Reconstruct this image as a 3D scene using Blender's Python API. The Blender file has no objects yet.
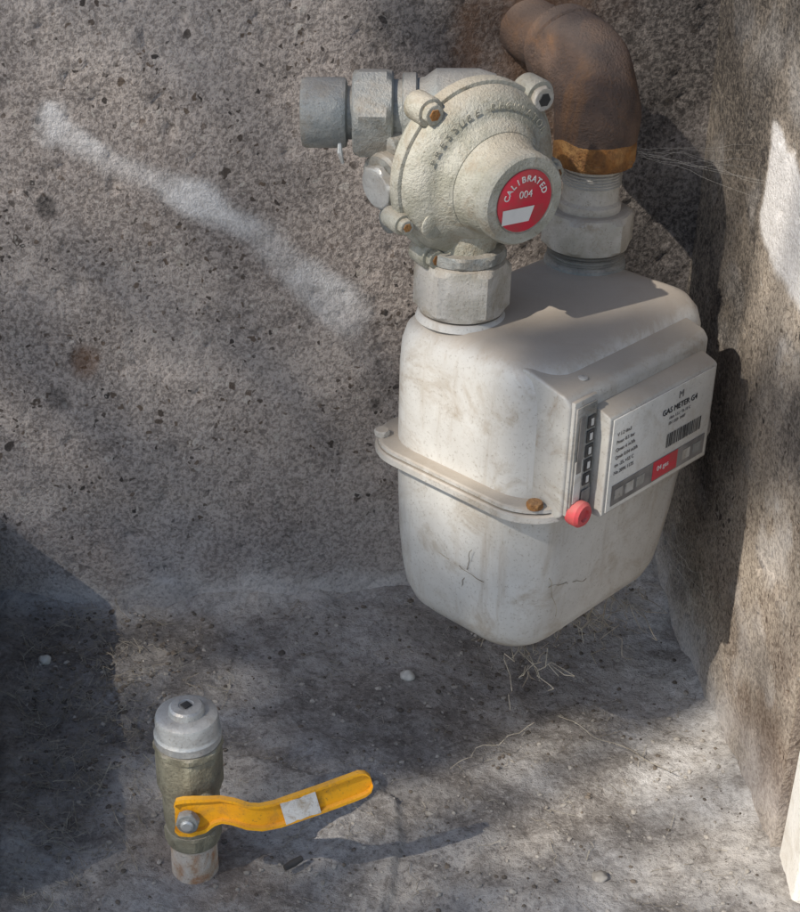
import bpy, bmesh, math, random
from mathutils import Vector, Matrix, noise
random.seed(7)
scn=bpy.context.scene
COL=scn.collection
H=0.689
# ---------------------------------------------------------------- materials
class NT:
    def __init__(s,name):
        s.m=bpy.data.materials.new(name); s.m.use_nodes=True
        s.t=s.m.node_tree; s.n=s.t.nodes; s.l=s.t.links
        s.b=s.n['Principled BSDF']
        s.tc=s.n.new('ShaderNodeTexCoord')
    def set(s,sock,v):
        if isinstance(v,bpy.types.NodeSocket): s.l.new(v,sock)
        else:
            if isinstance(v,(tuple,list)) and len(v)==3 and sock.type=='RGBA': v=(*v,1)
            sock.default_value=v
    def noise(s,scale,detail=3,rough=.6,dist=0,co=None):
        n=s.n.new('ShaderNodeTexNoise'); n.inputs['Scale'].default_value=scale
        n.inputs['Detail'].default_value=detail; n.inputs['Roughness'].default_value=rough
        n.inputs['Distortion'].default_value=dist
        s.l.new(co or s.tc.outputs['Object'],n.inputs['Vector']); return n.outputs['Fac']
    def voro(s,scale,co=None):
        n=s.n.new('ShaderNodeTexVoronoi'); n.inputs['Scale'].default_value=scale
        s.l.new(co or s.tc.outputs['Object'],n.inputs['Vector']); return n
    def ramp(s,v,lo,hi,a=0.,b=1.):
        n=s.n.new('ShaderNodeMapRange'); n.interpolation_type='SMOOTHSTEP'
        s.l.new(v,n.inputs[0]); n.inputs[1].default_value=lo; n.inputs[2].default_value=hi
        n.inputs[3].default_value=a; n.inputs[4].default_value=b
        return n.outputs[0]
    def math(s,op,a,b=None):
        n=s.n.new('ShaderNodeMath'); n.operation=op
        s.set(n.inputs[0],a)
        if b is not None: s.set(n.inputs[1],b)
        return n.outputs[0]
    def mix(s,f,a,b,mode='MIX'):
        n=s.n.new('ShaderNodeMix'); n.data_type='RGBA'; n.blend_type=mode
        s.set(n.inputs[0],f); s.set(n.inputs[6],a); s.set(n.inputs[7],b)
        return n.outputs[2]
    def attr(s,name):
        n=s.n.new('ShaderNodeAttribute'); n.attribute_name=name; return n.outputs['Fac']
    def up(s):
        g=s.n.new('ShaderNodeNewGeometry'); x=s.n.new('ShaderNodeSeparateXYZ')
        s.l.new(g.outputs['Normal'],x.inputs[0]); return x.outputs['Z']
    def stretched(s,f):
        m=s.n.new('ShaderNodeMapping'); m.inputs['Scale'].default_value=(1,1,f)
        s.l.new(s.tc.outputs['Object'],m.inputs['Vector']); return m.outputs[0]
    def bump(s,h,strength=.5,dist=.002,prev=None):
        n=s.n.new('ShaderNodeBump'); n.inputs['Strength'].default_value=strength
        n.inputs['Distance'].default_value=dist; s.l.new(h,n.inputs['Height'])
        if prev: s.l.new(prev,n.inputs['Normal'])
        return n.outputs[0]
    def fin(s,col,rough=.8,metal=0.,normal=None,spec=.4):
        s.set(s.b.inputs['Base Color'],col); s.set(s.b.inputs['Roughness'],rough)
        s.set(s.b.inputs['Metallic'],metal); s.b.inputs['Specular IOR Level'].default_value=spec
        if normal: s.l.new(normal,s.b.inputs['Normal'])
        return s.m

def concrete(name,lo,hi,specks=1.0):
    # n1 n2 n3: large, medium, small mottling stored on the mesh
    k=NT(name)
    fine=k.noise(330,4,.75)
    c=k.mix(k.ramp(k.attr('n1'),.36,.64),lo,hi)
    c=k.mix(k.ramp(k.attr('n2'),.42,.66,0,.5),c,tuple(x*.62 for x in lo))
    c=k.mix(k.ramp(k.attr('n3'),.52,.68,0,.5),c,tuple(x*1.2 for x in hi))
    c=k.mix(k.ramp(fine,.38,.62,0,.5),c,tuple(min(.62,x*1.4) for x in hi))
    c=k.mix(k.ramp(fine,.54,.40,0,.5),c,tuple(x*.45 for x in lo))
    zone=k.ramp(k.attr('n2'),.36,.58,.35,1)
    co=k.tc.outputs['Object']
    warp=k.n.new('ShaderNodeVectorMath'); warp.operation='ADD'
    nz=k.n.new('ShaderNodeTexNoise'); nz.inputs['Scale'].default_value=160; nz.inputs['Detail'].default_value=1
    sc=k.n.new('ShaderNodeVectorMath'); sc.operation='SCALE'; sc.inputs['Scale'].default_value=.009
    k.l.new(co,nz.inputs['Vector']); k.l.new(nz.outputs['Color'],sc.inputs[0])
    k.l.new(co,warp.inputs[0]); k.l.new(sc.outputs[0],warp.inputs[1]); wc=warp.outputs[0]
    for scale,lim,frac in ((90,.36,.70),(205,.44,.50)):
        v=k.voro(scale,co=wc)
        sep=k.n.new('ShaderNodeSeparateColor'); k.l.new(v.outputs['Color'],sep.inputs[0])
        rad=k.math('MULTIPLY',k.ramp(sep.outputs[0],frac,1,0,1),lim)
        p=k.ramp(k.math('SUBTRACT',rad,v.outputs['Distance']),0,.08)
        dark=k.mix(sep.outputs[1],(.04,.036,.034),(.14,.105,.08))
        c=k.mix(k.math('MULTIPLY',k.math('MULTIPLY',p,zone),.95*specks),c,dark)
        rad2=k.math('MULTIPLY',k.ramp(sep.outputs[2],.84,1,0,1),lim)
        p2=k.ramp(k.math('SUBTRACT',rad2,v.outputs['Distance']),0,.1)
        c=k.mix(k.math('MULTIPLY',p2,.55*specks),c,(.52,.48,.43))
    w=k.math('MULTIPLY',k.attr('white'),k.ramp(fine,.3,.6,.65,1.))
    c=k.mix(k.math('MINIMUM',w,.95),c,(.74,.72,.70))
    c=k.mix(k.math('MINIMUM',k.math('MULTIPLY',k.attr('shade_stain'),k.ramp(fine,.35,.65,1.1,.8)),.95),c,(.04,.036,.034))
    c=k.mix(k.math('MINIMUM',k.attr('rust'),.85),c,(.17,.09,.05))
    b=k.bump(fine,.7,.003)
    return k.fin(c,.95,0,b,.15)

def surface(name,c1,c2,rough=.6,metal=0.,scale=40,bump=.3,dirt=(.16,.12,.08),damt=.5,dust=.6,dustc=(.36,.31,.25),dscale=30,bd=.0012,spec=.4,streak=0):
    k=NT(name)
    n1=k.noise(scale,4,.65,.3); nf=k.noise(520,3,.7); nd=k.noise(dscale,6,.75,.6)
    c=k.mix(k.ramp(n1,.35,.65),c1,c2)
    d=k.ramp(nd,.47,.68,0,damt)
    if streak:
        st=k.noise(70,4,.7,.2,k.stretched(.12))
        d=k.math('MAXIMUM',d,k.ramp(st,.52,.72,0,streak))
    c=k.mix(d,c,dirt)
    c=k.mix(k.ramp(nf,.56,.7,0,.45*min(1,damt*2)),c,tuple(x*.6 for x in dirt))
    u=k.ramp(k.math('ADD',k.up(),k.math('MULTIPLY',nd,.7)),.75,1.3,0,dust)
    c=k.mix(u,c,dustc)
    r=k.math('MAXIMUM',k.ramp(n1,.3,.7,rough-.1,rough+.12),k.math('MULTIPLY',k.math('MAXIMUM',u,d),.9))
    m=k.math('MULTIPLY',k.math('SUBTRACT',1.,k.math('MAXIMUM',u,d)),metal) if metal>0 else 0.
    b=k.bump(nf,bump,bd)
    return k.fin(c,r,m,b,spec)
def plain(name,c1,c2,rough=.6,scale=30):
    k=NT(name); return k.fin(k.mix(k.ramp(k.noise(scale,3,.7),.4,.62),c1,c2),rough,0,None,.3)

M_wall=concrete('concrete_wall_mat',(.265,.227,.203),(.385,.34,.307))
M_wallR=concrete('concrete_side_mat',(.23,.193,.158),(.41,.35,.285),.95)
M_meter=surface('meter_paint',(.58,.57,.535),(.49,.475,.44),.40,0,14,.10,(.31,.25,.18),.62,.9,(.35,.30,.245),24,streak=.45)
M_flange=surface('flange_paint',(.50,.48,.44),(.40,.375,.33),.55,0,30,.2,(.25,.19,.125),.7,.85)
M_zinc=surface('cast_zinc',(.31,.30,.24),(.45,.435,.37),.6,.15,45,.9,(.25,.195,.125),.7,.65,(.40,.345,.265),36)
M_zinc2=surface('dull_zinc',(.23,.245,.24),(.36,.36,.335),.55,.3,60,.7,(.19,.15,.10),.65,.5)
M_nut=surface('galvanised_nut',(.41,.385,.33),(.53,.50,.45),.55,.12,50,.6,(.27,.215,.145),.7,.65)
M_steel=surface('steel',(.5,.5,.48),(.62,.62,.59),.42,.5,80,.3,(.25,.2,.15),.5,.35)
M_rust=surface('rusty_iron',(.075,.055,.047),(.15,.10,.075),.8,0,22,1,(.27,.13,.05),.45,.5,(.20,.16,.135),18,.002,.25)
M_orust=surface('orange_rust',(.34,.15,.045),(.17,.085,.04),.9,0,70,1,(.46,.26,.10),.8,.3,(.33,.22,.13),40,.002,.2)
M_brass=surface('tarnished_brass',(.22,.20,.14),(.34,.315,.225),.55,.15,50,.8,(.12,.10,.07),.8,.65,(.37,.325,.265))
M_paintyel=surface('yellow_paint',(.90,.43,.015),(.80,.34,.012),.42,0,30,.2,(.35,.19,.06),.5,.25,(.65,.42,.15),60)
M_white=surface('white_label',(.68,.66,.61),(.56,.54,.49),.4,0,18,.05,(.38,.31,.22),.4,.1,dscale=45)
M_ink=plain('white_ink',(.68,.66,.62),(.56,.54,.5),.5)
M_plastic=surface('grey_plastic',(.41,.395,.365),(.47,.455,.415),.45,0,25,.1,(.25,.195,.135),.6,.9,(.34,.295,.24),streak=.3)
M_glass=surface('dirty_window',(.24,.24,.22),(.36,.34,.31),.2,0,45,.03,(.16,.125,.09),.7,.3)
M_black=plain('black_ink',(.03,.03,.03),(.07,.065,.06),.5)
M_greyp=plain('grey_print',(.15,.14,.13),(.25,.23,.21),.5)
M_red=plain('red_print',(.60,.03,.055),(.46,.06,.065),.45,60)
M_pinkred=surface('red_seal',(.62,.09,.09),(.52,.06,.07),.5,0,40,.2,(.3,.15,.1),.5,.3)
M_stub=surface('rust_white_pipe',(.60,.54,.47),(.50,.38,.27),.8,0,60,.9,(.38,.16,.06),.9,.3,dscale=50)
M_plaster=surface('white_plaster',(.80,.77,.71),(.72,.68,.61),.85,0,40,.6,(.45,.38,.3),.35,.2)
M_unseen_tree_bark=plain('unseen_tree_bark',(.10,.075,.05),(.16,.12,.08),.9)
M_leaf=plain('leaf',(.05,.09,.025),(.08,.12,.035),.6)
M_web=plain('web_strand',(.5,.48,.44),(.4,.38,.34),.8)
M_straw=plain('dry_straw',(.38,.34,.27),(.22,.185,.14),.9)

# ---------------------------------------------------------------- mesh helpers
def link(o,parent=None,mat=None):
    COL.objects.link(o)
    if parent: o.parent=parent
    if mat: o.data.materials.append(mat)
    return o
def smooth(o,ang=40):
    for p in o.data.polygons: p.use_smooth=True
    if ang<170:
        md=o.modifiers.new('es','EDGE_SPLIT'); md.split_angle=math.radians(ang)
def bevel(o,w,seg=3,ang=30):
    m=o.modifiers.new('bv','BEVEL'); m.width=w; m.segments=seg; m.limit_method='ANGLE'; m.angle_limit=math.radians(ang)
def empty(name,loc,rz=0):
    e=bpy.data.objects.new(name,None); e.location=loc; e.rotation_euler=(0,0,rz); e.empty_display_size=.02
    COL.objects.link(e); return e
def mesh(name,v,f,mat,parent=None):
    me=bpy.data.meshes.new(name); me.from_pydata([tuple(x) for x in v],[],f); me.update()
    bm=bmesh.new(); bm.from_mesh(me); bmesh.ops.recalc_face_normals(bm,faces=bm.faces); bm.to_mesh(me); bm.free()
    o=bpy.data.objects.new(name,me); link(o,parent,mat)
    return o
def axis_matrix(loc,d):
    d=Vector(d).normalized(); q=d.to_track_quat('Z','Y')
    return Matrix.Translation(loc)@q.to_matrix().to_4x4()
def lathe(name,prof,mat,parent=None,loc=(0,0,0),d=(0,0,1),seg=64,ang=35,bev=0,phase=0,wob=0):
    v=[];f=[]
    n=len(prof)
    for (r,z) in prof:
        for i in range(seg):
            a=2*math.pi*i/seg+phase
            rr=r*(1+wob*noise.noise(Vector((math.cos(a)*2,math.sin(a)*2,z*60))))
            v.append((rr*math.cos(a),rr*math.sin(a),z))
    for j in range(n-1):
        for i in range(seg):
            f.append((j*seg+i,j*seg+(i+1)%seg,(j+1)*seg+(i+1)%seg,(j+1)*seg+i))
    f.append(tuple(range(seg))[::-1]); f.append(tuple((n-1)*seg+i for i in range(seg)))
    M=axis_matrix(loc,d)
    v=[M@Vector(x) for x in v]
    o=mesh(name,v,f,mat,parent)
    if bev: bevel(o,bev,3,25)
    smooth(o,ang)
    return o
def hexnut(name,R,h,mat,parent,loc,d=(0,0,1),n=6,phase=0,bev=.0015,ch=.004):
    seg=n*10; v=[];f=[]
    ap=R*math.cos(math.pi/n)
    def rad(a):
        t=(a%(2*math.pi/n))-math.pi/n
        return min(ap/math.cos(t),R*.985)
    rings=[(ap*.93,0),(ap*1.0,0+ch*.25),(None,ch),(None,h-ch),(ap*1.0,h-ch*.25),(ap*.93,h)]
    for (r,z) in rings:
        for i in range(seg):
            a=2*math.pi*i/seg
            rr=rad(a) if r is None else min(r,rad(a))
            v.append((rr*math.cos(a+phase),rr*math.sin(a+phase),z))
    for j in range(len(rings)-1):
        for i in range(seg):
            f.append((j*seg+i,j*seg+(i+1)%seg,(j+1)*seg+(i+1)%seg,(j+1)*seg+i))
    f.append(tuple(range(seg))[::-1]); f.append(tuple((len(rings)-1)*seg+i for i in range(seg)))
    M=axis_matrix(loc,d); v=[M@Vector(x) for x in v]
    o=mesh(name,v,f,mat,parent); smooth(o,22); return o
def rr_pts(hx,hy,r,cx=0,cy=0,k=8):
    pts=[]
    for (sx,sy,a0) in ((1,1,0),(-1,1,90),(-1,-1,180),(1,-1,270)):
        for i in range(k+1):
            a=math.radians(a0+90*i/k)
            pts.append((cx+sx*(hx-r)+r*math.cos(a),cy+sy*(hy-r)+r*math.sin(a)))
    return pts
def loft(name,secs,mat,parent,ang=35):
    v=[];f=[]
    for (hx,hy,r,z,cx,cy) in secs:
        for p in rr_pts(hx,hy,r,cx,cy): v.append(Vector((p[0],p[1],z)))
    n=len(v)//len(secs)
    for j in range(len(secs)-1):
        for i in range(n):
            f.append((j*n+i,j*n+(i+1)%n,(j+1)*n+(i+1)%n,(j+1)*n+i))
    f.append(tuple(range(n))[::-1]); f.append(tuple((len(secs)-1)*n+i for i in range(n)))
    o=mesh(name,v,f,mat,parent); smooth(o,ang); return o
def box(name,x0,x1,y0,y1,z0,z1,mat,parent,bev=.001):
    v=[(x,y,z) for x in (x0,x1) for y in (y0,y1) for z in (z0,z1)]
    f=[(0,1,3,2),(4,6,7,5),(0,4,5,1),(2,3,7,6),(0,2,6,4),(1,5,7,3)]
    o=mesh(name,v,f,mat,parent)
    if bev: bevel(o,bev,2)
    smooth(o,30); return o
def tube(name,path,rads,mat,parent,seg=32,cap=True,wob=0):
    v=[];f=[]; path=[Vector(p) for p in path]
    ref=None
    for j,p in enumerate(path):
        t=(path[min(j+1,len(path)-1)]-path[max(j-1,0)]).normalized()
        if ref is None:
            ref=t.orthogonal().normalized()
        ref=(ref-t*ref.dot(t)).normalized(); b=t.cross(ref)
        for i in range(seg):
            a=2*math.pi*i/seg
            q=p+(ref*math.cos(a)+b*math.sin(a))*rads[j]
            if wob: q+= (q-p).normalized()*wob*noise.noise(q*60)
            v.append(q)
    n=len(path)
    for j in range(n-1):
        for i in range(seg):
            f.append((j*seg+i,j*seg+(i+1)%seg,(j+1)*seg+(i+1)%seg,(j+1)*seg+i))
    if cap: f.append(tuple(range(seg))[::-1]); f.append(tuple((n-1)*seg+i for i in range(seg)))
    o=mesh(name,v,f,mat,parent); smooth(o,35); return o
def text(name,s,size,mat,parent,loc,rot,ext=.0002,align='LEFT',bold=0):
    c=bpy.data.curves.new(name,'FONT'); c.body=s; c.size=size; c.extrude=ext; c.align_x=align; c.offset=bold
    o=bpy.data.objects.new(name,c); COL.objects.link(o); o.parent=parent; o.location=loc; o.rotation_euler=rot
    c.materials.append(mat); return o
def strands(name,lines,mat,r=.0003):
    v=[];f=[]
    for L in lines:
        L=[Vector(p) for p in L]; base=len(v)
        for j,p in enumerate(L):
            t=(L[min(j+1,len(L)-1)]-L[max(j-1,0)])
            if t.length<1e-7: t=Vector((0,0,1))
            t.normalize(); a=t.orthogonal().normalized(); b=t.cross(a)
            for i in range(3):
                an=2.094*i; v.append(p+(a*math.cos(an)+b*math.sin(an))*r)
        for j in range(len(L)-1):
            for i in range(3):
                f.append((base+j*3+i,base+j*3+(i+1)%3,base+(j+1)*3+(i+1)%3,base+(j+1)*3+i))
    return mesh(name,v,f,mat,None)

# ---------------------------------------------------------------- niche walls
def segd(p,a,b):
    ax,ay=a;bx,by=b;px,py=p
    dx,dy=bx-ax,by-ay; t=max(0,min(1,((px-ax)*dx+(py-ay)*dy)/(dx*dx+dy*dy)))
    return math.hypot(px-ax-t*dx,py-ay-t*dy),t
def ss(x,a,b):
    t=max(0,min(1,(x-a)/(b-a))); return t*t*(3-2*t)
def fr(p,s,o=4,seed=0.): return noise.fractal(Vector((p.x*s+seed,p.y*s,p.z*s)),1,2,o)
ANAMES=('white','shade_stain','rust','n1','n2','n3')  # first two masks hold stains plus painted-in sunlight and shade
def setattrs(o,A):
    for k,an in enumerate(ANAMES):
        at=o.data.attributes.new(an,'FLOAT','POINT'); at.data.foreach_set('value',[a[k] for a in A])
def ntrip(p): return (.5+.33*fr(p,5,6),.5+.33*fr(p,26,5,3.3),.5+.33*fr(p,13,6,7.7))
def wall(name,p0,p1,z0,z1,thick,inward,mat,attrs,step=.004,amp=.003):
    p0=Vector((*p0,0));p1=Vector((*p1,0)); L=(p1-p0).length; d=(p1-p0)/L
    inn=Vector((*inward,0)); nrm=Vector((-d.y,d.x,0)); 
    if nrm.dot(inn)<0: nrm=-nrm
    nx=int(L/step); nz=int((z1-z0)/step); v=[];f=[];A=[]
    for j in range(nz+1):
        for i in range(nx+1):
            u=L*i/nx; z=z0+(z1-z0)*j/nz
            p=p0+d*u+Vector((0,0,z)); a3=ntrip(p)
            h=fr(p,6,2)*amp*1.3+fr(p,35)*amp*.18+fr(p,120,3)*amp*.16
            h-=.0009*ss(a3[2],.60,.64)
            # pock marks
            pn=noise.noise(p*95); h-=.0016*ss(pn,.42,.62)
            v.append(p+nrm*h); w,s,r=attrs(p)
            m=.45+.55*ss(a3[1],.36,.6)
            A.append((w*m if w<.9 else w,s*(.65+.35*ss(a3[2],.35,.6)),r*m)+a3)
    W=nx+1
    for j in range(nz):
        for i in range(nx): f.append((j*W+i,j*W+i+1,(j+1)*W+i+1,(j+1)*W+i))
    corners=[0,nx,nz*W+nx,nz*W]; b0=len(v)
    for c in corners: v.append(v[c]-nrm*thick); A.append((0,0,0,.5,.5,.5))
    f.append((b0,b0+3,b0+2,b0+1))
    f.append(tuple(range(0,nx+1))+(b0+1,b0))
    f.append(tuple(nz*W+i for i in range(nx,-1,-1))+(b0+3,b0+2))
    f.append(tuple(j*W+nx for j in range(nz+1))+(b0+2,b0+1))
    f.append(tuple(j*W for j in range(nz,-1,-1))+(b0,b0+3))
    o=mesh(name,v,f,mat,None); setattrs(o,A)
    smooth(o,50); return o
def back_attr(p):
    x,z=p.x,p.z; w=0;s=0;r=0
    n=noise.fractal(Vector((x*14,z*14,3)),1,2,4)
    pl=[(-.240,.398),(-.236,.384),(-.205,.363),(-.15,.335),(-.10,.300),(-.055,.252),(-.040,.238)]  # bright streak: a soft sun dapple put into the wall colour
    for i in range(len(pl)-1):
        d,t=segd((x,z),pl[i],pl[i+1])
        wd=.0085+.0022*max(0,i-1)*.5
        w=max(w,(1-ss(d+n*.010,wd*.35,wd*1.6))*.895)
    w=max(w,.28*(1-ss(z+n*.03,.0,.08)))
    w=max(w,.6*(1-ss(z+n*.02,.0,.028)))
    d=math.hypot((x-.085)*1.0,(z-.48)); s=max(s,.92*(1-ss(d+n*.03,.05,.16)))  # shade round the elbow pipe, put into the wall colour
    s=max(s,.85*ss(x+n*.03,.09,.17)*ss(z+n*.04,.02,.14))  # shade of the right-hand corner, also in the colour
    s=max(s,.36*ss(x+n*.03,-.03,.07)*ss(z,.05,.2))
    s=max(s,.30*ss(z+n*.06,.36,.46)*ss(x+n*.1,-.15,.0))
    for (a,b,c) in ((-.238,.212,.007),(-.255,.178,.009),(-.228,.17,.003),(-.25,.33,.004),(-.02,.165,.007),(-.29,.31,.006),(-.17,.40,.004),(-.10,.41,.005),(-.13,.27,.003)):
        s=max(s,.75*(1-ss(math.hypot(x-a,(z-b)*.8)+n*.006,c*.3,c)))
    r=.5*(1-ss(math.hypot(x+.232,(z-.208)*.8)+n*.006,.004,.012))
    d=math.hypot((x-.08),(z-.45)*.7); r=max(r,.6*(1-ss(d+n*.02,.03,.08)))
    return (w,s,r)
def right_attr(p):
    y,z=p.y,p.z; n=noise.fractal(Vector((y*14,z*14,9)),1,2,4)
    s=.88*ss(y+n*.06,.84,.96)*ss(z+n*.05,.05,.17)  # shade beside the meter and corner, painted into the wall
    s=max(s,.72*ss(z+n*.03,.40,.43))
    s=max(s,.45*ss(fr(Vector((y,z,0)),9,4,4.),.05,.4))
    w=.6*(1-ss(z+n*.03,.005,.06))
    w=max(w,.35*ss(n,.15,.5))
    g=(1-ss(abs(y-.865)+n*.012,.060,.068))*(1-ss(abs(z-.372+(y-.865)*-.25)+n*.016,.028,.036))  # sunlit wedge painted near-white into the wall colour
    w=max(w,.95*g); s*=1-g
    return (w,s,.35*(1-ss(z+n*.05,.0,.3))*(1-ss(y,.75,.95)))
def left_attr(p): return (0,.2,.3)
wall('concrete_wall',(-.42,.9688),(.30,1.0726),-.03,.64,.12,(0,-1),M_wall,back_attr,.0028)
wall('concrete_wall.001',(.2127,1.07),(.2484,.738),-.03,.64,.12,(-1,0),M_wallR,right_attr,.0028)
wall('concrete_wall.002',(-.316,.99),(-.238,.66),-.03,.085,.12,(1,0),M_wallR,left_attr,.004)
jb=empty('plaster_door_jamb',(.316,.712,0),0)
loft('jamb_post',[(.0625,.022,.004,-.03,0,0),(.0625,.022,.004,.30,0,0),(.0615,.021,.004,.60,0,0),(.058,.018,.004,.64,0,0)],M_plaster,jb,30)

# ---------------------------------------------------------------- ground
def fl(x,y):
    p=Vector((x,y,0)); fade=1-ss(max(abs(x),abs(y-.8)),.5,2.5)
    wy=1.0294+.144*x; dw=wy-y; dr=(.2127+(1.06-y)*.11)-x; dl=x-(-.309+(.985-y)*.235)
    h=noise.fractal(p*7,1,2,4)*.006+noise.fractal(p*40,1,2,4)*.0024+noise.fractal(p*130,1,2,3)*.0011
    nn=noise.fractal(p*18,1,2,4)
    h+=(.005+.006*nn)*math.exp(-max(dw,0)/.022)+(.007+.008*nn)*math.exp(-max(dr,0)/.025)+.015*math.exp(-max(dl,0)/.04)
    n=noise.fractal(Vector((x*9,y*9,5)),1,2,4)
    patch=(1-ss(x+n*.02,-.005,.001))*(1-ss(y+n*.03+.15*x,.80,.806))*ss(x+n*.02,-.2,-.18)
    h+=.005*patch-.010
    return h*fade
def ax(fine0,fine1,step,far):
    L=[];x=fine0
    while x<fine1: L.append(x); x+=step
    L.append(fine1); s=step;a=fine1;b=fine0
    pre=[]
    while a<far:
        s*=1.6; a+=s; L.append(a)
    s=step
    while b>-far:
        s*=1.6; b-=s; pre.append(b)
    return pre[::-1]+L
xs=ax(-.42,.40,.0024,60); ys=ax(.56,1.12,.0026,60)
v=[];f=[];A=[]
for y in ys:
    for x in xs:
        inside=(-.5<x<.5 and .4<y<1.2)
        v.append((x,y,fl(x,y) if inside or abs(x)<4 else 0))
        a3=ntrip(Vector((x,y,0))*1.6) if inside else (.6,.45,.6)
        if inside:
            n=noise.fractal(Vector((x*12,y*12,2)),1,2,4)
            d,_=segd((x,y),(.20,1.0),(.215,.80)); w=.8*(1-ss(d+n*.05,.015,.08))
            wy=1.0294+.144*x; w=max(w,.5*(1-ss(wy-y+n*.02,.005,.035)))
            w=max(w,.4*ss(n,.0,.5))
            s=.45*(1-ss(math.hypot((x-.07),(y-.95)*1.2)+n*.04,.03,.13))  # darker ground patches below the meter and at the left
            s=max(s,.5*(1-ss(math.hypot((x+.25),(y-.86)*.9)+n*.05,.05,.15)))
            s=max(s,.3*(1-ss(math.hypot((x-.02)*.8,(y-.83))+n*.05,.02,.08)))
            r=.25*(1-ss(math.hypot(x+.123,y-.70)+n*.03,.02,.06))
            m=.3+.7*ss(a3[1],.34,.6)
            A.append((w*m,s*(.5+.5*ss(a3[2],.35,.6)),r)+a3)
        else: A.append((.3,0,0)+a3)
W=len(xs)
for j in range(len(ys)-1):
    for i in range(W-1): f.append((j*W+i,j*W+i+1,(j+1)*W+i+1,(j+1)*W+i))
k=NT('ground_mat')
fine=k.noise(230,5,.78)
c=k.mix(k.ramp(k.attr('n1'),.38,.62),(.275,.25,.225),(.41,.378,.342))
c=k.mix(k.ramp(k.attr('n2'),.42,.66,0,.6),c,(.17,.15,.132))
c=k.mix(k.ramp(k.attr('n3'),.50,.66,0,.6),c,(.50,.47,.435))
c=k.mix(k.ramp(fine,.50,.62,0,.55),c,(.52,.485,.44))
c=k.mix(k.ramp(fine,.48,.38,0,.6),c,(.13,.113,.10))
w=k.math('MULTIPLY',k.attr('white'),k.ramp(fine,.35,.6,.5,1.))
c=k.mix(k.math('MINIMUM',w,.92),c,(.66,.64,.615))
c=k.mix(k.attr('shade_stain'),c,(.09,.081,.072))
c=k.mix(k.attr('rust'),c,(.2,.12,.07))
b=k.bump(fine,.85,.0038)
M_ground=k.fin(c,.95,0,b,.12)
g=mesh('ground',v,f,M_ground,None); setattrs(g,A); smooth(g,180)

# ---------------------------------------------------------------- gas meter
TH=math.radians(47)
GX,GY=.0955,.873
gm=empty('gas_meter',(GX,GY,0),TH)
FZ=.229; HX=.0910; HY=.0650
loft('upper_case',[(HX,HY,.030,FZ+.002,0,0),(HX,HY,.030,.285,0,0),(HX-.0005,HY-.0008,.030,.300,0,0),(HX-.003,HY-.003,.029,.309,0,0),
    (HX-.008,HY-.008,.026,.3155,0,0),(HX-.016,HY-.015,.022,.3185,0,0),(HX-.03,HY-.03,.015,.3195,0,.004)],M_meter,gm,50)
low=[(HX,HY,.030,FZ-.002,0,0),(HX-.0005,HY-.0005,.031,.20,0,0),(HX-.002,HY-.002,.032,.165,0,0),(HX-.004,HY-.004,.033,.140,0,0),
    (HX-.006,HY-.006,.033,.126,0,0),(HX-.010,HY-.010,.031,.116,0,0),(HX-.017,HY-.017,.027,.1085,0,0),(HX-.028,HY-.028,.022,.104,0,0),(HX-.045,HY-.045,.012,.1025,0,0)]
low=[(a-.002*ss(.229-d,0,.1),b,c,d,-.0045*ss(.229-d,0,.1),0) for (a,b,c,d,_,_) in low]
loft('lower_case',low[::-1],M_meter,gm,50)
loft('flange_lower',[(HX+.0095,HY+.0095,.034,FZ-.0062,0,0),(HX+.0115,HY+.0115,.034,FZ-.0052,0,0),(HX+.0115,HY+.0115,.034,FZ-.0014,0,0),(HX+.0105,HY+.0105,.034,FZ-.0004,0,0)],M_flange,gm,30)
loft('flange_upper',[(HX+.009,HY+.009,.033,FZ,0,0),(HX+.010,HY+.010,.033,FZ+.0008,0,0),(HX+.010,HY+.010,.033,FZ+.003,0,0),(HX+.009,HY+.009,.033,FZ+.0038,0,0)],M_flange,gm,30)
for i,(x,y) in enumerate([(-HX+.003,-HY+.003),(-HX+.003,HY-.003),(HX-.003,HY-.003),(0,HY+.004)]):
    hexnut('flange_bolt_%d'%i,.0052,.0045,M_orust if i==0 else M_flange,gm,(x*1.02,y*1.02,FZ+.0035),ch=.001)
lathe('bottom_plug',[(.006,0),(.006,.006),(.005,.010)],M_brass,gm,(-.01,-.012,.095),seg=24)
yF=-.078
prof=[(-.050,.226),(yF+.003,.226),(yF,.229),(yF,.302),(yF+.004,.307),(-.046,.3145),(-.040,.3145)]
def extr(name,prof,x0,x1,mat,bev=.0015):
    v=[(x0,p[0],p[1]) for p in prof]+[(x1,p[0],p[1]) for p in prof]; n=len(prof)
    f=[tuple(range(n)),tuple(range(n,2*n))[::-1]]+[(i,(i+1)%n,n+(i+1)%n,n+i) for i in range(n)]
    o=mesh(name,v,f,mat,gm); bevel(o,bev,3); smooth(o,30); return o
extr('index_housing',prof,-.083,.058,M_plastic,.0022)
box('window_frame',-.0812,-.0598,yF-.0022,yF+.001,.2295,.305,M_plastic,gm,.0012)
box('window',-.0797,-.0612,yF-.0032,yF-.0018,.233,.301,M_glass,gm,.0004)
for i in range(5):
    z=.289-i*.0095
    box('dial_digit_%d'%i,-.0695,-.0625,yF-.0040,yF-.0034,z-.0040,z+.0040,M_black,gm,.0003)
    box('dial_mark_%d'%i,-.0672,-.0650,yF-.0046,yF-.0042,z-.0022,z+.0022,M_ink,gm,0)
box('dial_strip',-.0782,-.0715,yF-.0038,yF-.0034,.238,.266,M_white,gm,.0002)
box('dial_slot',-.0775,-.0730,yF-.0043,yF-.0040,.258,.295,M_greyp,gm,.0002)
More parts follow.
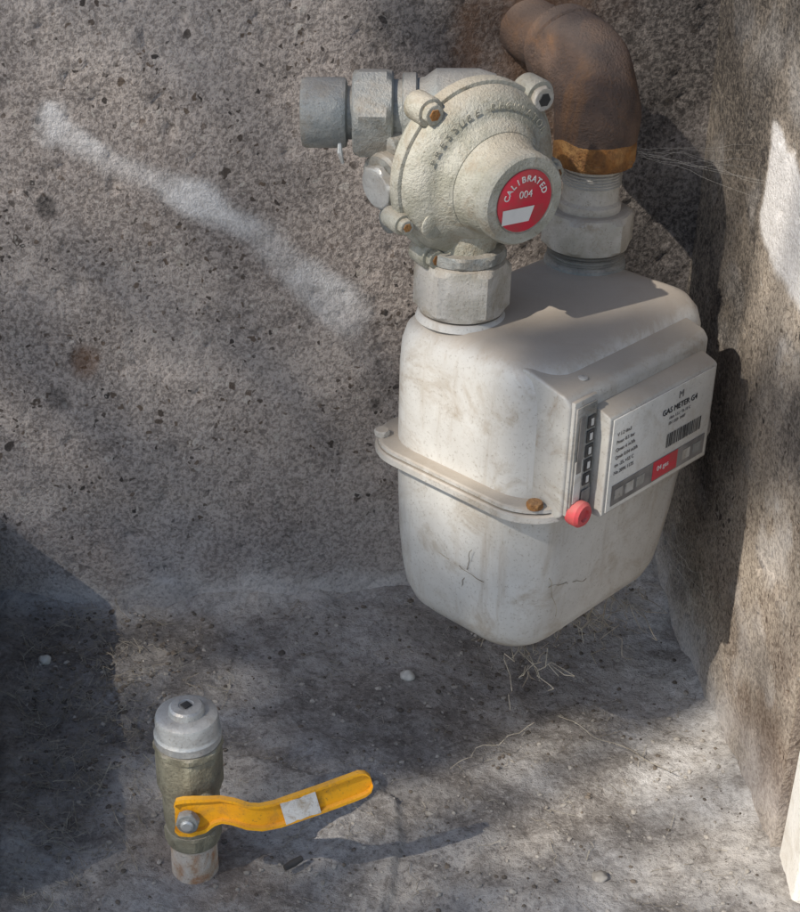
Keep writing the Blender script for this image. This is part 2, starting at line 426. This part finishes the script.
box('dial_base',-.0705,-.0622,yF-.0043,yF-.0040,.236,.244,M_greyp,gm,.0002)
pl=[(yF+.001,.224),(yF-.0105,.2235),(yF-.012,.225),(yF-.012,.290),(yF-.0105,.2915),(yF+.001,.296)]
extr('label_block',pl,-.0590,.052,M_plastic,.0015)
yl=yF-.0124
box('label_plate',-.0560,.049,yl-.0003,yl+.0006,.2265,.289,M_white,gm,.0002)
R=(math.radians(90),0,0)
y2=yl-.0006
text('title_text','GAS METER G4',.0056,M_black,gm,(-.006,y2,.2735),R,.00015)
text('mark_text','M',.007,M_greyp,gm,(.010,y2,.2805),R,.00015)
for i,s in enumerate(['V 1.2 dm3','Pmax 0.5 bar','Qmax 6 m3/h','Qmin 0.04 m3/h','tm -25..+55 C','No 2096 1175']):
    text('spec_text_%d'%i,s,.0034,M_greyp,gm,(-.052,y2,.277-i*.0052),R,.0001)
for i,s in enumerate(['class 1.5 /  Tb 15 C','EN 1359  0407']):
    text('spec2_text_%d'%i,s,.0029,M_greyp,gm,(.002,y2,.268-i*.0040+.001),R,.0001)
rb=random.Random(3); x=.002
bars_v=[];bars_f=[]
while x<.040:
    wd=rb.choice([.0005,.0008,.0012])
    b0=len(bars_v); bars_v+=[(x,y2,.2490),(x+wd,y2,.2490),(x+wd,y2,.2585),(x,y2,.2585)]; bars_f.append((b0,b0+1,b0+2,b0+3)); x+=wd+rb.choice([.0005,.0009])
mesh('barcode',bars_v,bars_f,M_black,gm)
box('grey_band',-.052,.046,y2-.0001,y2+.0002,.2295,.2435,M_greyp,gm,0)
box('red_band',-.010,.016,y2-.0004,y2-.00015,.2305,.2435,M_red,gm,0)
for i,xx in enumerate((-.049,-.038,-.027,.022,.034)):
    box('band_field_%d'%i,xx,xx+.008,y2-.0004,y2-.00015,.233,.240,M_flange if i%2 else M_glass,gm,0)
text('band_text3','04 gas',.005,M_ink,gm,(-.006,y2-.0005,.236),R,.0001)
lathe('seal_screw',[(.0078,0),(.0082,.002),(.0082,.007),(.0065,.009),(.004,.0092),(.0035,.0075)],M_pinkred,gm,(-.073,yF-.001,.2305),(0,-1,0),32)
lathe('seal_screw_top',[(.0045,0),(.0046,.004),(.0036,.0052)],M_pinkred,gm,(.053,-.068,.302),(0,-.6,.8),24)
lathe('small_screw',[(.003,0),(.003,.001),(.002,.0015)],M_steel,gm,(-.058,-.067,.3085),(0,0,1),16)
wl=Vector((.035,.850,0)); wr=Vector((.120,.9425,0))
MI=Matrix.Rotation(-TH,3,'Z')
def gl(p): q=MI@(Vector((p.x,p.y,0))-Vector((GX,GY,0))); return q
gL=gl(wl); gR=gl(wr)
lathe('outlet_collar',[(.028,0),(.027,.003),(.0255,.0045)],M_meter,gm,(gL.x,gL.y,.3175),seg=48)
lathe('inlet_collar',[(.0275,0),(.027,.004),(.024,.006),(.024,.010)],M_zinc2,gm,(gR.x,gR.y,.3175),seg=48)
for i in range(4):
    lathe('thread_%d'%i,[(.0235,0),(.0258,.001),(.0235,.002)],M_zinc2,gm,(gR.x,gR.y,.321+i*.0024),seg=48)

# ---------------------------------------------------------------- regulator
RT=math.radians(33)
RO=Vector((wl.x+.003,wl.y+.004,.410))
rg=empty('gas_pressure_regulator',RO,RT)
RM=Matrix.Rotation(-RT,3,'Z')
def loc(wx,wy,wz): return RM@(Vector((wx,wy,wz))-RO)
hexnut('outlet_nut',.0300,.034,M_nut,rg,loc(wl.x,wl.y,.3225),(0,0,1),6,.45,.001,.004)
lathe('outlet_neck',[(.022,0),(.022,.006),(.0195,.008),(.0195,.03)],M_zinc,rg,loc(wl.x,wl.y,.352),seg=48)
hexnut('neck_hex',.0265,.008,M_zinc2,rg,loc(wl.x,wl.y,.3565),(0,0,1),8,.1,.001,.002)
FW=(0,-1,-.07)
def T(p): return Matrix.Rotation(math.atan2(.07,1),3,'X')@Vector(p)
lathe('diaphragm_housing_back',[(.018,-.046),(.024,-.044),(.027,-.034),(.034,-.026),(.044,-.018),(.050,-.010),(.0525,-.004),(.0525,.0)],M_zinc,rg,(0,0,0),FW,96,wob=.004)
lathe('diaphragm_flange',[(.0535,-.0045),(.0552,-.003),(.0552,.0035),(.0545,.0045),(.051,.0050)],M_zinc,rg,(0,0,0),FW,96,wob=.006)
lathe('diaphragm_cover',[(.0525,.0052),(.0518,.008),(.049,.0125),(.045,.0160),(.041,.0178),(.038,.0190),(.036,.0215),(.0335,.0245),(.0315,.0262)],M_zinc,rg,(0,0,0),FW,96,30,wob=.004)
lathe('spring_tower',[(.0325,.0225),(.0305,.027),(.0285,.031),(.0275,.037),(.0258,.040),(.0258,.0415),(.0270,.0420),(.0274,.0435),(.0272,.0505),(.0257,.0525),(.0200,.0527),(.0195,.0518)],M_zinc,rg,(0,0,0),FW,96,30,wob=.004)
lathe('adjuster_label',[(.0187,.0515),(.0187,.0524),(.0182,.0526)],M_red,rg,(0,0,0),FW,64)
yL=-.0530; TR=math.atan2(.07,1)
def tt(name,s,size,mat,p,ry=0,ext=.0001,bold=0):
    return text(name,s,size,mat,rg,T(p),(Matrix.Rotation(TR,3,'X')@Matrix.Rotation(-ry,3,'Y')@Matrix.Rotation(math.radians(90),3,'X')).to_euler(),ext,'CENTER',bold)
mesh('label_white_patch',[T(p) for p in ((-.0150,yL,-.0125),(.004,yL,-.0125),(.007,yL,-.0035),(-.0150,yL,-.0035))],[(0,1,2,3)],M_ink,rg)
tt('label_text_2','004',.0062,M_ink,(0,yL,.0022))
def arc_text(s,rad,size,y,a0,da,mat,nm,ext,bold):
    for i,ch in enumerate(s):
        if ch==' ': continue
        a=math.radians(a0-i*da)
        tt('%s_%d'%(nm,i),ch,size,mat,(rad*math.cos(a),y,rad*math.sin(a)),a-math.pi/2,ext,bold)
arc_text('CALIBRATED',.0118,.0052,yL,165,16,M_ink,'label_letter',.0001,.0001)
arc_text('PRESSURE REGULATOR',.0415,.0062,-.0179,158,7.2,M_zinc,'cast_letter',.0003,0)
lathe('cast_dot',[(.008,.0),(.008,.001),(.007,.0015)],M_zinc,rg,T((-.036,-.0160,-.023)),FW,24)
for i,(a,big) in enumerate([(46,1.2),(132,1.0),(205,.75),(240,.95),(-50,.95),(-8,.85)]):
    a=math.radians(a); r=.0560; x,z=r*math.cos(a),r*math.sin(a)
    lathe('lug_%d'%i,[(.0076*big,-.009),(.0088*big,-.007),(.0088*big,.006),(.0080*big,.0075)],M_zinc,rg,T((x,0,z)),FW,32)
    hexnut('bolt_%d'%i,.0066*big,.0045,M_zinc if big<1.1 else M_nut,rg,T((x,-.0072,z)),FW,6,.3,.0005,.001)
    lathe('bolt_socket_%d'%i,[(.0036*big,0),(.0034*big,.0006)],M_black if big>1.1 else M_orust,rg,T((x,-.0117,z)),FW,6)
B=loc(wl.x-.004,wl.y+.024,.437)
D=RM@Vector((-1,.0,-.02)); D.normalize()
def along(p,s): return tuple(p+D*s)
lathe('inlet_body',[(.023,-.02),(.026,-.01),(.026,.015),(.021,.022),(.0195,.03),(.0195,.046)],M_zinc2,rg,tuple(B),tuple(D),48)
lathe('inlet_collar',[(.022,0),(.0235,.001),(.0235,.008),(.022,.009)],M_zinc2,rg,along(B,.026),tuple(D),48)
hexnut('inlet_union_nut',.0285,.024,M_zinc2,rg,along(B,.040),tuple(D),6,.2,.001,.004)
lathe('inlet_cap',[(.0155,0),(.0155,.004),(.0195,.005),(.0205,.0065),(.0205,.029),(.0195,.031),(.0170,.0315)],M_zinc2,rg,along(B,.063),tuple(D),48)
lathe('body_casting',[(.020,0),(.026,.008),(.029,.02),(.029,.05),(.024,.064),(.018,.068)],M_zinc2,rg,loc(wl.x-.010,wl.y+.022,.368),(0,0,1),48)
D2=RM@Vector((-.76,-.63,-.15))
P2=loc(wl.x-.036,wl.y+.012,.402)
lathe('side_port',[(.018,-.012),(.0195,.0),(.0195,.016),(.018,.018)],M_zinc2,rg,tuple(P2),tuple(D2),40)
hexnut('side_plug',.0145,.006,M_steel,rg,tuple(P2+D2.normalized()*.0175),tuple(D2),6,.2,.0005,.0015)
for i,(dx,dz) in enumerate([(0,-.024),(0,.022)]):
    lathe('body_lug_%d'%i,[(.007,-.01),(.0075,.0),(.0075,.012),(.006,.013)],M_zinc2,rg,tuple(P2+Vector((0,0,dz))+D2.normalized()*.002),tuple(D2),20)
sw=Vector(along(B,.080))
tube('seal_wire',[sw+Vector((0,-.016,-.012)),sw+Vector((-.001,-.018,-.019)),sw+Vector((.001,-.018,-.026))],[.0012,.0017,.001],M_steel,rg,8)

# ---------------------------------------------------------------- rusty inlet pipe
rp=empty('rusty_pipe_elbow',(wr.x,wr.y,0),0)
hexnut('union_nut',.0315,.026,M_nut,rp,(0,0,.331),(0,0,1),6,.15,.001,.004)
lathe('nipple',[(.0205,0),(.0205,.006),(.0185,.008),(.0185,.030)],M_nut,rp,(0,0,.356),seg=48)
for i in range(5): lathe('nipple_thread_%d'%i,[(.0182,0),(.0195,.0009),(.0182,.0018)],M_steel,rp,(0,0,.374+i*.002),seg=40)
lathe('elbow_bell',[(.0185,0),(.0252,.0005),(.0265,.003),(.0265,.012),(.0262,.015),(.0255,.018)],M_orust,rp,(0,0,.388),seg=56,wob=.03)
hexnut('elbow_collar',.0278,.009,M_orust,rp,(0,0,.3865),(0,0,1),6,.5,.001,.003)
e=Vector((-.36,.933,0)).normalized(); path=[];rads=[]
zc=.416; Rb=.032
path.append(Vector((0,0,.402)));rads.append(.0258)
path.append(Vector((0,0,.409)));rads.append(.0265)
for i in range(17):
    a=math.radians(90*i/16); path.append(Vector((0,0,zc))+e*(Rb-Rb*math.cos(a))+Vector((0,0,Rb*math.sin(a)))); rads.append(.0268)
last=path[-1]
path.append(last+e*.012);rads.append(.0265)
tube('elbow',path,rads,M_rust,rp,48,wob=.0018)
tube('elbow_end_band',[last+e*.010,last+e*.0115,last+e*.024,last+e*.026],[.0265,.0280,.0280,.0265],M_rust,rp,48,wob=.001)
tube('wall_pipe',[last+e*.02,last+e*.16],[.0215,.0215],M_rust,rp,32)

# ---------------------------------------------------------------- ball valve
VX,VY=-.123,.7055
bv=empty('gas_ball_valve',(VX,VY,-.004),0); bv.scale=(.93,.93,1)
lathe('stub_pipe',[(.0155,0),(.0158,.01),(.0155,.034),(.014,.036)],M_stub,bv,(0,0,-.010),seg=40,wob=.03)
hexnut('lower_hex',.0195,.012,M_brass,bv,(0,0,.026),(0,0,1),8,.2,.001,.002)
lathe('valve_body',[(.0165,0),(.0175,.003),(.0188,.010),(.0192,.018),(.0188,.026),(.0178,.032),(.0182,.035)],M_brass,bv,(0,0,.035),seg=48)
hexnut('upper_hex',.0222,.030,M_brass,bv,(0,0,.068),(0,0,1),8,.15,.001,.003)
hexnut('upper_ring',.0232,.006,M_brass,bv,(0,0,.098),(0,0,1),8,.15,.001,.0015)
lathe('cap',[(.0205,0),(.0216,.001),(.0218,.006),(.0208,.0075),(.0205,.0085),(.0205,.0165),(.0198,.0185),(.0180,.0195),(.0125,.0205)],M_steel,bv,(0,0,.104),seg=64)
lathe('cap_boss',[(.0118,0),(.0112,.0035),(.0098,.0048),(.0052,.0052),(.0048,.0044)],M_steel,bv,(0,0,.1243),seg=48)
lathe('cap_hole',[(.0040,0),(.0038,.0006)],M_black,bv,(0,0,.1291),seg=4,ang=20)
lathe('stem_boss',[(.013,0),(.012,.008),(.0095,.010),(.0095,.016)],M_brass,bv,(.006,-.010,.064),(.15,-1,0),40)
LV=[((-.006),-.0305,.0680,.0095),(-.004,-.0305,.0680,.0125),(.002,-.0305,.0685,.0135),(.010,-.0305,.0705,.0125),(.017,-.0300,.0730,.0098),(.024,-.0300,.0745,.0088),(.032,-.0315,.0745,.0086),(.042,-.0345,.0735,.0086),(.050,-.0355,.0740,.0088),
    (.060,-.0345,.0760,.0090),(.072,-.0315,.0790,.0092),(.087,-.0275,.0825,.0092),(.104,-.0230,.0870,.0092),(.113,-.0205,.0895,.0090),(.117,-.0195,.0905,.0072),(.1192,-.0190,.0911,.0035)]
v=[];f=[]; th=.0020
for j,(x,y,z,w) in enumerate(LV):
    t=(Vector(LV[min(j+1,len(LV)-1)][:3])-Vector(LV[max(j-1,0)][:3])).normalized()
    wv=Vector((0,.12,1)); wv=(wv-t*wv.dot(t)).normalized(); nv=t.cross(wv)
    p=Vector((x,y,z))
    for (a,b) in ((-1,1.6),(-1,-.5),(-.8,-.9),(-.4,-1.05),(.4,-1.05),(.8,-.9),(1,-.5),(1,1.6),(.8,1.6),(.75,0),(-.75,0),(-.8,1.6)):
        v.append(p+wv*(w*a)+nv*(th*b))
n=12
for j in range(len(LV)-1):
    for i in range(n): f.append((j*n+i,j*n+(i+1)%n,(j+1)*n+(i+1)%n,(j+1)*n+i))
f.append(tuple(range(n))[::-1]); f.append(tuple((len(LV)-1)*n+i for i in range(n)))
o=mesh('lever_handle',v,f,M_paintyel,bv); smooth(o,50)
hexnut('lever_nut',.0080,.006,M_zinc2,bv,(.003,-.033,.0685),(0,-1,.0),6,.2,.0005,.0015)
lathe('stem_end',[(.0042,0),(.0042,.002),(.003,.003)],M_steel,bv,(.003,-.0385,.0685),(0,-1,0),20)
a=Vector((.064,-.0336,.0770));b=Vector((.086,-.0278,.0823)); t=(b-a).normalized(); wv=Vector((0,.12,1)); wv=(wv-t*wv.dot(t)).normalized()
off=Vector((0,-1,0))*.0031
def vv(p,s): return p+wv*(.0080*s)+off
nS=10; sv=[];sf=[]
for i in range(nS+1):
    q=a.lerp(b,i/nS)
    for s in (-1,1): sv.append(vv(q+t*(.0025*noise.noise(Vector((s*5,3,i*.2)))),s*(1-.25*abs(noise.noise(Vector((i*.9,s*3,0)))))))
for i in range(nS): sf.append((2*i,2*i+2,2*i+3,2*i+1))
M_stick=surface('worn_sticker',(.72,.70,.66),(.62,.60,.56),.5,0,60,.1,(.35,.26,.16),.85,.1,dscale=90)
o=mesh('lever_sticker',sv,sf,M_stick,bv)
so=o.modifiers.new('s','SOLIDIFY'); so.thickness=.0006; so.offset=0

# ---------------------------------------------------------------- small stuff
rs=random.Random(11)
def inniche(x,y):
    return y<1.02+.144*x and x<.205+(1.06-y)*.11 and x>-.30+(.985-y)*.235
def blobs(name,N,rmin,rmax,mat,area=None,flat=.6,seed=1):
    r_=random.Random(seed); v=[];f=[]
    bm=bmesh.new(); bmesh.ops.create_icosphere(bm,subdivisions=1,radius=1); bv_=[x.co.copy() for x in bm.verts]; bf=[[q.index for q in ff.verts] for ff in bm.faces]; bm.free()
    c=0
    while c<N:
        if area: x=r_.gauss(area[0],area[2]);y=r_.gauss(area[1],area[3])
        else: x=r_.uniform(-.33,.27);y=r_.uniform(.6,1.05)
        if not inniche(x,y): continue
        c+=1; r=rmin+(rmax-rmin)*r_.random()**4; z=fl(x,y)+r*.15
        s=Vector((r*r_.uniform(.7,1.3),r*r_.uniform(.7,1.3),r*flat)); rot=Matrix.Rotation(r_.uniform(0,6.28),3,'Z')
        b0=len(v)
        for p in bv_:
            q=rot@Vector((p.x*s.x,p.y*s.y,p.z*s.z)); q*=r_.uniform(.75,1.2); v.append(q+Vector((x,y,z)))
        f+= [tuple(b0+i for i in ff) for ff in bf]
    return mesh(name,v,f,mat,None)
M_peb=plain('pebble_mat',(.27,.245,.21),(.42,.385,.335),.9,60)
M_dk=plain('dark_debris',(.10,.085,.07),(.17,.14,.11),.95,60)
M_lp=plain('pale_pebble',(.50,.48,.43),(.58,.56,.5),.9,200)
blobs('gravel',1700,.0005,.0026,M_peb,seed=2)
blobs('soil_crumbs',900,.0005,.0022,M_dk,seed=3,flat=.5)
blobs('soil_crumbs.001',600,.0006,.0030,M_dk,(-.24,.90,.05,.08),.5,4)
blobs('soil_crumbs.002',300,.0006,.0028,M_dk,(.08,.93,.07,.06),.5,5)
def peb(name,x,y,r,mat,sq=.7):
    bm=bmesh.new(); bmesh.ops.create_icosphere(bm,subdivisions=3,radius=r)
    for q in bm.verts:
        q.co*=1+.35*noise.noise(q.co*(1.2/r)+Vector((x*50,y*50,0))); q.co.z*=sq
    me=bpy.data.meshes.new(name); bm.to_mesh(me); bm.free(); o=bpy.data.objects.new(name,me); link(o,None,mat); o.location=(x,y,fl(x,y)+r*sq*.4); smooth(o,60)
peb('pebble',.010,.915,.0054,M_lp,.8); peb('pebble',-.262,.905,.0045,M_lp,.8); peb('pebble',.135,.71,.005,M_peb,.6); peb('pebble',.095,.665,.006,M_lp,.4); peb('pebble',.03,.67,.005,M_peb,.5)
tube('burnt_stick',[(-.066,.702,.000),(-.061,.706,.0005),(-.056,.711,.000)],[.002,.0025,.002],M_black,None,10)
def wig(p,q,n=12,amp=.004,seed=0):
    p=Vector(p);q=Vector(q); out=[]
    for i in range(n+1):
        t=i/n; r=p.lerp(q,t)
        out.append(r+Vector((noise.noise(Vector((t*4,seed,0))),noise.noise(Vector((t*4,seed,7))),noise.noise(Vector((t*4,seed,13)))))*amp*2*math.sin(math.pi*t)**.5 if 0<i<n else r)
    return out
L=[]
for i in range(420):
    x=rs.gauss(-.235,.045); y=rs.gauss(.83,.09)
    if not inniche(x,y): continue
    a=rs.uniform(0,6.28); l=rs.uniform(.008,.035); x2=x+l*math.cos(a); y2_=y+l*math.sin(a)
    L.append(wig((x,y,fl(x,y)+.001),(x2,y2_,fl(x2,y2_)+rs.uniform(.001,.009)),8,.008,i))
for i in range(200):
    x=rs.uniform(-.2,.24); y=rs.uniform(.62,1.04)
    if not inniche(x,y): continue
    a=rs.uniform(0,6.28); l=rs.uniform(.006,.03); x2=x+l*math.cos(a); y2_=y+l*math.sin(a)
    L.append(wig((x,y,fl(x,y)+.0006),(x2,y2_,fl(x2,y2_)+.001),6,.004,i+500))
strands('dry_grass',L,M_straw,.00022)
Lw=[]
def W(x,y,z): 
    q=Matrix.Rotation(TH,3,'Z')@Vector((x,y,0)); return (GX+q.x,GY+q.y,z)
for i in range(44):
    x=rs.uniform(-.07,.07); y=rs.uniform(-.058,.0)
    Lw.append(wig(W(x,y,.106),W(x+rs.uniform(-.03,.03),y+rs.uniform(-.03,.01),rs.uniform(.065,.10)),10,.012,i+40))
Lw.append(wig(W(-.075,-.058,.206),W(-.06,-.0640,.14),12,.003,99)); Lw.append(wig(W(-.068,-.0625,.165),W(-.03,-.0640,.155),12,.003,98))
Lw.append(wig(W(-.0935,-.02,.185),W(-.0895,-.01,.15),12,.003,97)); Lw.append(wig(W(-.0925,-.03,.165),W(-.0905,.012,.168),12,.003,96))
Lw.append(wig((.04,.80,.0),(.10,.84,.010),16,.004,91)); Lw.append(wig((.12,.86,.0),(.19,.80,.004),16,.004,92))
strands('dry_roots',Lw,M_straw,.00030)
Lc=[]
for i in range(9):
    s=(wr.x+.026,wr.y-.01+rs.uniform(-.004,.004),rs.uniform(.396,.404)); e2=(.229,rs.uniform(.90,.98),rs.uniform(.36,.40))
    Lc.append(wig(s,e2,10,.003,i+200))
for i in range(22):
    Lc.append(wig(W(rs.uniform(.02,.08),-.06,rs.uniform(.105,.15)),(.230,rs.uniform(.88,.98),rs.uniform(.03,.13)),10,.006,i+300))
for i in range(8):
    Lc.append(wig(W(-.09,rs.uniform(-.05,.05),rs.uniform(.14,.22)),(rs.uniform(-.1,0),1.02,rs.uniform(.05,.25)),10,.004,i+400))
strands('cobweb',Lc,M_web,.00007)

# ---------------------------------------------------------------- added unseen tree beyond the camera (casts the dapples)
sd=Vector((.56,.46,-.69)).normalized()
DT=5.2
C=Vector((.0,.9,.2))-sd*DT
O=Vector((C.x-.6,C.y-.5,0)); top=C-O
tr=empty('unseen_leafy_tree',O)
tube('unseen_trunk',[(0,0,-.05),(.02,.01,.9),(-.02,.04,1.8),(.05,.06,2.6),(.3,.25,3.5)],[.12,.10,.085,.07,.045],M_unseen_tree_bark,tr,16)
rt=random.Random(5); clumps=[]
for i in range(44):
    d=Vector((rt.gauss(0,1),rt.gauss(0,1),rt.gauss(0,.7))).normalized()*rt.uniform(.1,1.1)
    c=top+d; clumps.append(c)
    if i%2==0:
        s=Vector((.12,.12,2.7+rt.uniform(0,.5)))
        tube('unseen_limb_%d'%i,wig(s,c,8,.05,i),[.016-.0015*j for j in range(9)],M_unseen_tree_bark,tr,6)
lit=[((.232,.87,.38),.08),((.24,.80,.12),.08),((.03,.84,.43),.05),((.03,.80,.26),.06),((.13,.78,.0),.08),((-.08,.70,.06),.05),((.26,.69,.02),.08)]  # gaps cut in the unseen canopy so sun reaches these spots
def opened(p):
    for (q,r) in lit:
        dlt=p-Vector(q); t=dlt.dot(sd); 
        if (dlt-sd*t).length<r: return True
    return False
v=[];f=[]
for c in clumps:
    for i in range(120):
        p=c+Vector((rt.gauss(0,.10),rt.gauss(0,.10),rt.gauss(0,.08)))
        q=Matrix.Rotation(rt.uniform(0,6.28),3,'Z')@Matrix.Rotation(rt.uniform(-1,1),3,'X')@Matrix.Rotation(rt.uniform(-1,1),3,'Y')
        l=rt.uniform(.018,.032); w=l*.5
        if opened(O+p): continue
        b0=len(v)
        for a in ((-l,0,0),(-l*.3,-w,.004),(l*.4,-w*.8,.004),(l,0,0),(l*.4,w*.8,.004),(-l*.3,w,.004)): v.append(p+q@Vector(a))
        f.append(tuple(range(b0,b0+6)))
mesh('unseen_foliage',v,f,M_leaf,tr)

# ---------------------------------------------------------------- light
w=bpy.data.worlds.new('World'); scn.world=w; w.use_nodes=True
n=w.node_tree.nodes; sk=n.new('ShaderNodeTexSky'); sk.sky_type='NISHITA'; sk.sun_disc=False
tosun=-sd; sk.sun_elevation=math.asin(tosun.z); sk.sun_rotation=math.atan2(tosun.x,tosun.y)%(2*math.pi)
w.node_tree.links.new(sk.outputs[0],n['Background'].inputs[0]); n['Background'].inputs[1].default_value=.15
sl=bpy.data.lights.new('sun','SUN'); sl.energy=5; sl.angle=math.radians(.55); sl.color=(1,.93,.83)
so=bpy.data.objects.new('sun',sl); COL.objects.link(so); so.rotation_euler=sd.to_track_quat('-Z','Y').to_euler(); so.location=(-1,-1,3)
# ---------------------------------------------------------------- camera
cd=bpy.data.cameras.new('camera'); cam=bpy.data.objects.new('camera',cd); COL.objects.link(cam)
cd.sensor_fit='VERTICAL'; cd.sensor_height=24; cd.lens=1500/912*24; cd.clip_start=.01; cd.clip_end=300
p=math.radians(29); r=math.radians(1.5)
fw=Vector((0,math.cos(p),-math.sin(p))); up=Vector((0,math.sin(p),math.cos(p))); rt_=Vector((1,0,0))
up2=up*math.cos(r)-rt_*math.sin(r); rt2=fw.cross(up2)
Mx=Matrix((rt2,up2,-fw)).transposed().to_4x4(); Mx.translation=(0,0,H); cam.matrix_world=Mx
scn.camera=cam
scn.view_settings.view_transform='Standard'; scn.view_settings.look='None'; scn.view_settings.exposure=0
